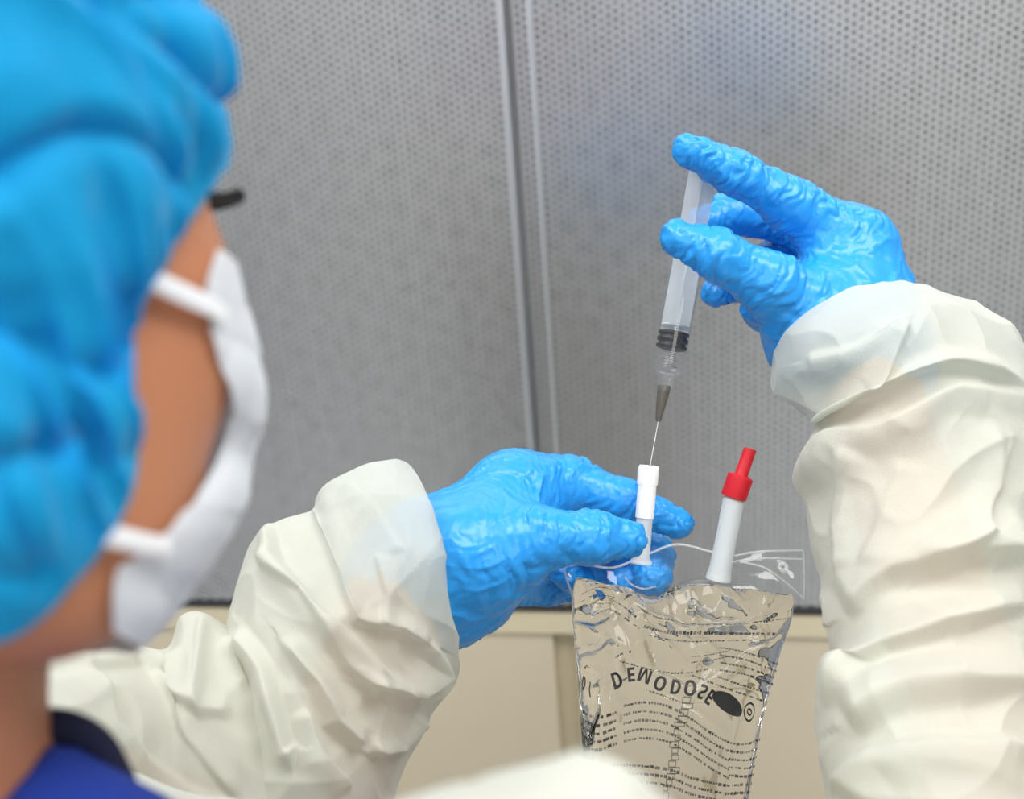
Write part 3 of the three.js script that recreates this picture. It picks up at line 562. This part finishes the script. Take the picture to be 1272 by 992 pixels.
// ---------------------------------------------------------------- fluid bag
{
  const base = P(835, 1205, 0.70);
  const bag = new THREE.Group(); bag.name = 'fluid_bag'; scene.add(bag);
  top(bag, 'clear crumpled fluid bag with black printing, white port and red-capped port', 'fluid bag');
  const rows = [   // left, right as sighted, distance, half thickness
    [716, 716, 984, 738, 0.694, 0.0006, 0, 0], [711, 735, 986, 748, 0.694, 0.0055, 0, 0], [711, 760, 983, 772, 0.693, 0.010, 0, 0], [714, 800, 971, 806, 0.692, 0.015, 0, 0], [718, 850, 957, 856, 0.692, 0.018, 0, 0],
    [722, 910, 943, 916, 0.692, 0.019, 0, 0], [726, 970, 932, 976, 0.693, 0.020, 0, 0], [730, 1040, 922, 1046, 0.694, 0.020, 0, 0], [736, 1120, 914, 1124, 0.696, 0.017, 0, 0], [742, 1170, 908, 1174, 0.698, 0.010, 0, 0], [744, 1200, 905, 1203, 0.699, 0.0006, 0, 0],
  ];
  const folds = [
    foldProfile([[722, 712], [752, 745], [766, 800], [772, 850]], 9, 0.0042, 1), foldProfile([[735, 706], [790, 755], [850, 782], [930, 775], [985, 745]], 9, 0.0030, -1), foldProfile([[712, 770], [740, 775], [760, 765]], 7, 0.0030, 1), foldProfile([[716, 815], [745, 805], [760, 790]], 7, 0.0028, 1),
    foldProfile([[718, 860], [750, 850], [770, 900]], 12, 0.0025, -1), foldProfile([[985, 760], [960, 790], [930, 800]], 8, 0.003, -1), foldProfile([[975, 790], [930, 810], [850, 870]], 12, 0.0022, 1), foldProfile([[920, 880], [905, 940], [895, 1000]], 12, 0.002, 1), foldProfile([[800, 790], [815, 830], [860, 850], [890, 820]], 12, -0.0025, 1),
  ];
  const pos = (u, v) => { const [ax, ay, bx, by, d, h] = along(rows, v), a = u * Math.PI * 2, c = Math.cos(a), s = Math.sin(a), qx = (ax + bx) / 2 + (bx - ax) / 2 * c, dip = 24 * Math.exp(-(((qx - 800) / 42) ** 2)) * smooth(0.22, 0, v); return P(qx, (ay + by) / 2 + (by - ay) / 2 * c + dip, d - h * s * Math.sqrt(Math.abs(s)) ** 0.3); };
  const disp = (p, q, u, v) => {
    const [px, py] = toPx(p), s = Math.sin(u * Math.PI * 2), edge = Math.abs(s);
    const topw = Math.max(smooth(870, 740, py) * 1.0, smooth(790, 730, px) * 0.9) + 0.2, n = (ridge(p.x * 34, p.y * 17, p.z * 12) * 0.0044 + ridge(p.x * 52 + p.y * 30 + 4, p.y * 42, p.z * 20) * 0.0026 + ridge(p.x * 110 + 4, p.y * 90, p.z * 40) * 0.0005) * topw - 0.0008;
    return (n * edge + foldSum(folds, px, py) * Math.max(0, s)) * smooth(0, 0.04, v) * smooth(1, 0.95, v) * BO;
  };
  let BO = 1;
  { const g = grid(8, 8, pos), k = 4 * 9 + 2, a = g.attributes.position, b = g.attributes.normal, toCam = CAM.clone().sub(V3(a.getX(k), a.getY(k), a.getZ(k))); if (toCam.x * b.getX(k) + toCam.y * b.getY(k) + toCam.z * b.getZ(k) < 0) BO = -1; }
  const geo = grid(260, 260, pos, { closed: true, disp });
  if (BO < 0) { const ix = geo.index.array; for (let i = 0; i < ix.length; i += 3) { const t = ix[i + 1]; ix[i + 1] = ix[i + 2]; ix[i + 2] = t; } geo.computeVertexNormals(); }
  mesh('filled_pouch', geo, M.water, bag, 'clear pouch full of liquid');
  // printing: text lines on the far film seen from behind, so it stands on its head
  const W = 1024, H = 1400, cv = document.createElement('canvas'); cv.width = W; cv.height = H; const x = cv.getContext('2d');
  x.fillStyle = '#000'; x.fillRect(0, 0, W, H); x.fillStyle = '#fff'; x.strokeStyle = '#fff';
  const rowAt = (py) => { let v = clamp((py - 720) / 483); for (let i = 0; i < 12; i++) { const r = along(rows, v); v = clamp(v + (py - (r[1] + r[3]) / 2) / 483 * 0.8); } return v; };
  const spot = (px, py) => { const v = rowAt(py), r = along(rows, v), k = clamp((px - (r[0] + r[2]) / 2) / ((r[2] - r[0]) / 2), -0.999, 0.999); return [(Math.acos(-k) / Math.PI - 0.02) / 0.96 * W, v * H]; };
  const poly = (pts, t) => along(pts, t);
  // one line of small print: short broken strokes along a curve
  const line = (pts, h = 7, dy = 0) => {
    let len = 0; for (let i = 1; i < pts.length; i++) len += Math.hypot(pts[i][0] - pts[i - 1][0], pts[i][1] - pts[i - 1][1]);
    let q = 0; while (q < len) {
      const w = 1.4 + rnd() * 3.2, gap = rnd() < 0.15 ? 3.2 : 0.9, a = poly(pts, q / len), b = poly(pts, Math.min(1, (q + w) / len)), A = spot(a[0], a[1] + dy), B = spot(b[0], b[1] + dy);
      x.globalAlpha = 0.6 + rnd() * 0.4; x.lineWidth = h * (0.55 + rnd() * 0.5); x.beginPath(); x.moveTo(A[0], A[1] + (rnd() - 0.5) * 2); x.lineTo(B[0], B[1] + (rnd() - 0.5) * 2); x.stroke(); q += w + gap;
    }
    x.globalAlpha = 1;
  };
  const up = (k, pts, h, step) => { for (let i = 0; i < k; i++) line(pts, h, i * step); };
  line([[791, 760], [816, 772], [858, 777], [908, 775], [954, 766], [975, 762]], 7); line([[800, 781], [836, 788], [894, 786], [961, 783]], 15); line([[806, 791], [850, 797], [900, 794], [955, 791]], 6);
  up(3, [[724, 744], [740, 737], [763, 738]], 6, 9); line([[735, 757], [748, 749], [765, 752], [790, 772]], 7); line([[737, 770], [752, 763], [766, 765], [795, 785]], 7);
  up(4, [[893, 803], [925, 808], [966, 822]], 7, 9); line([[890, 838], [920, 848], [955, 858]], 7); line([[860, 838], [900, 852], [950, 868]], 7);
  line([[772, 822], [800, 830], [840, 836], [880, 830]], 6); line([[775, 812], [765, 818]], 8); up(2, [[858, 815], [880, 812], [905, 806]], 5, 7);
  up(5, [[726, 886], [742, 893], [767, 885]], 10, 9.8);
  up(5, [[775, 878], [800, 873], [830, 877], [860, 893], [882, 908], [903, 919]], 8, 11); up(5, [[903, 919], [925, 921], [944, 914]], 8, 10);
  up(3, [[745, 952], [780, 951], [830, 955], [862, 966], [900, 972], [938, 969]], 9, 10); for (const y0 of [44, 88, 120]) up(3, [[745, 952 + y0], [780, 951 + y0], [830, 955 + y0], [862, 966 + y0], [900, 972 + y0], [936, 969 + y0]], 9, 10);
  line([[803, 858], [825, 864], [846, 872]], 7);
  // bold lettering, standing on its head
  x.textBaseline = 'middle'; x.textAlign = 'center';
  const letter = (ch, px, py, size, turn, sx = 1) => { const [X, Y] = spot(px, py); x.save(); x.translate(X, Y); x.rotate(turn); x.scale(sx, -1); x.font = 'bold ' + size + 'px sans-serif'; x.fillText(ch, 0, 0); x.restore(); };
  [['D', 767, 845, -0.35, 76], ['E', 784, 838, -0.1, 66], ['M', 801, 839, 0.3, 64], ['O', 820, 848, 0.35, 66], ['D', 839, 852, 0.12, 64], ['O', 857, 853, 0.2, 66], ['S', 871, 857, 0.4, 62], ['E', 881, 863, 0.45, 64]].forEach(([c, a, b, t, z]) => letter(c, a, b, z, t, 0.95));
  letter('0', 726, 850, 60, 0.4); letter('/', 734, 858, 60, 0.3);
  { const [X, Y] = spot(904, 871); x.save(); x.translate(X, Y); x.rotate(0.36); x.beginPath(); x.ellipse(0, 0, 78, 26, 0, 0, 7); x.fill(); x.restore(); x.lineWidth = 6; const [a, b] = spot(930, 881); x.beginPath(); x.ellipse(a, b, 34, 24, 0.3, 0, 7); x.stroke(); x.beginPath(); x.ellipse(a, b, 15, 7, 0.3, 0, 7); x.stroke(); }
  x.lineWidth = 3; x.globalAlpha = 0.75; for (let i = 0; i < 16; i++) { const [X, Y] = spot(850 - i * 1.4 + rnd() * 4, 868 + i * 8); x.strokeRect(X - 14 - rnd() * 14, Y - 8, 18 + rnd() * 26, 10 + rnd() * 12); } x.globalAlpha = 1;
  const alpha = new THREE.CanvasTexture(cv); alpha.flipY = false; alpha.magFilter = THREE.LinearFilter;
  const pm = std({ color: lin(0.02, 0.02, 0.022), roughness: 0.6, alphaMap: alpha, transparent: true, side: THREE.DoubleSide });
  const dd = (p, q, u, v) => disp(p, q, 0.02 + u * 0.46, v) ;
  const pg = grid(200, 240, (u, v) => pos(0.5 - (0.02 + u * 0.96) * 0.5, v), { disp: (p, q, u, v) => { const a = disp(p, q, 0.5 - (0.02 + u * 0.96) * 0.5, v) * BO; return (a + 0.0007) * (q.dot(CAM.clone().sub(p)) > 0 ? 1 : -1); } });
  mesh('printing', pg, pm, bag, 'upside-down black printed lettering and text lines');
  // flat welded film above the liquid with its raised edges
  const edgeTop = [[700, 704], [722, 700], [760, 705], [800, 690], [840, 676], [880, 684], [905, 690], [940, 685], [997, 683]], edgeLow = [[706, 722], [722, 716], [765, 736], [805, 746], [845, 736], [880, 728], [905, 730], [940, 732], [992, 742]];
  const fp = (u, v) => { const a = along(edgeTop, u), b = along(edgeLow, u); return P(mix(a[0], b[0], v), mix(a[1], b[1], v), 0.6935 + 0.003 * Math.sin(u * 9) * (1 - v)); };
  mesh('film_flange', grid(90, 24, fp, { disp: (p) => 0.0012 * fbm(p.x * 60, p.y * 60, p.z * 60, 2) }), M.film, bag, 'flat clear welded film');
  const bead = (pts, r) => new THREE.TubeGeometry(new THREE.CatmullRomCurve3(pts.map(([a, b, d]) => P(a, b, d || 0.693))), 60, r, 8, false);
  mesh('weld_bead', merged([bead(edgeTop, 0.0007), bead([[880, 706], [930, 694], [998, 694]], 0.0006), bead([[998, 684], [999, 712], [999, 743]], 0.0006), bead([[925, 698], [950, 705], [975, 722], [999, 744]], 0.0007), bead([[776, 716], [785, 726], [800, 731], [815, 728]], 0.0005), bead([[700, 704], [705, 722], [712, 745], [712, 775]], 0.0007)]), M.bead, bag, 'raised clear weld lines');
  mesh('hanger_eyelet', lathe([[0.0010, 0], [0.0026, 0], [0.0030, 0.0006], [0.0026, 0.0012], [0.0010, 0.0012], [0.0010, 0]], 24).applyMatrix4(onAxis(P(973, 704, 0.692), CAM)), M.bead, bag);
  // injection port, held between finger and thumb
  const tube = (name, a, b, prof, mat, parent, label) => { const g = lathe(prof.map(([r, t]) => [r, t * a.distanceTo(b)]), 36).applyMatrix4(onAxis(a, b)); return mesh(name, g, mat, parent, label); };
  const pa = P(796, 700, 0.6925), pb = P(806, 578, 0.6920), inj = new THREE.Group(); inj.name = 'injection_port'; bag.add(inj);
  tube('port_tube', pa, pb, [[0.0058, 0], [0.0062, 0.02], [0.0044, 0.06], [0.0044, 0.52]], M.frost, inj);
  tube('port_sleeve', pa, pb, [[0.0040, 0.46], [0.0050, 0.47], [0.0050, 0.80], [0.0056, 0.81], [0.0057, 0.96], [0.0050, 1.0], [0.0022, 1.0], [0.0016, 0.985], [0, 0.985]], M.plug, inj, 'white sleeve and stopper');
  // red-capped port
  const qa = P(892, 720, 0.693), qb = P(912, 618, 0.691), sp = new THREE.Group(); sp.name = 'spike_port'; bag.add(sp);
  tube('port_tube', qa, qb, [[0.0068, 0], [0.0066, 0.05], [0.0060, 0.12], [0.0056, 0.5], [0.0058, 0.96], [0.005, 1.0], [0, 1.0]], M.frost, sp);
  tube('port_ring', qa, qb, [[0.0040, 0.95], [0.0050, 0.96], [0.0052, 1.02], [0.0030, 1.06]], std({ color: lin(0.75, 0.50, 0.44), roughness: 0.5 }), sp);
  const ra = P(911, 618, 0.691), rb = P(932, 557, 0.690);
  tube('red_cap', ra, rb, [[0.0058, 0.0], [0.0069, 0.01], [0.0070, 0.42], [0.0066, 0.44], [0.0036, 0.47], [0.0034, 0.98], [0.0030, 1.0], [0, 1.0]], M.red, sp, 'red pull-off cap with narrow tip');
  const da = P(868, 748, 0.676);
  mesh('port_seat', lathe([[0.0088, 0.0], [0.0122, 0.0004], [0.0128, 0.0016], [0.0120, 0.0022], [0.0088, 0.0022]], 40).applyMatrix4(onAxis(P(876, 742, 0.693), P(900, 640, 0.660))), M.clear, bag);
}
renderer.render(scene, camera);
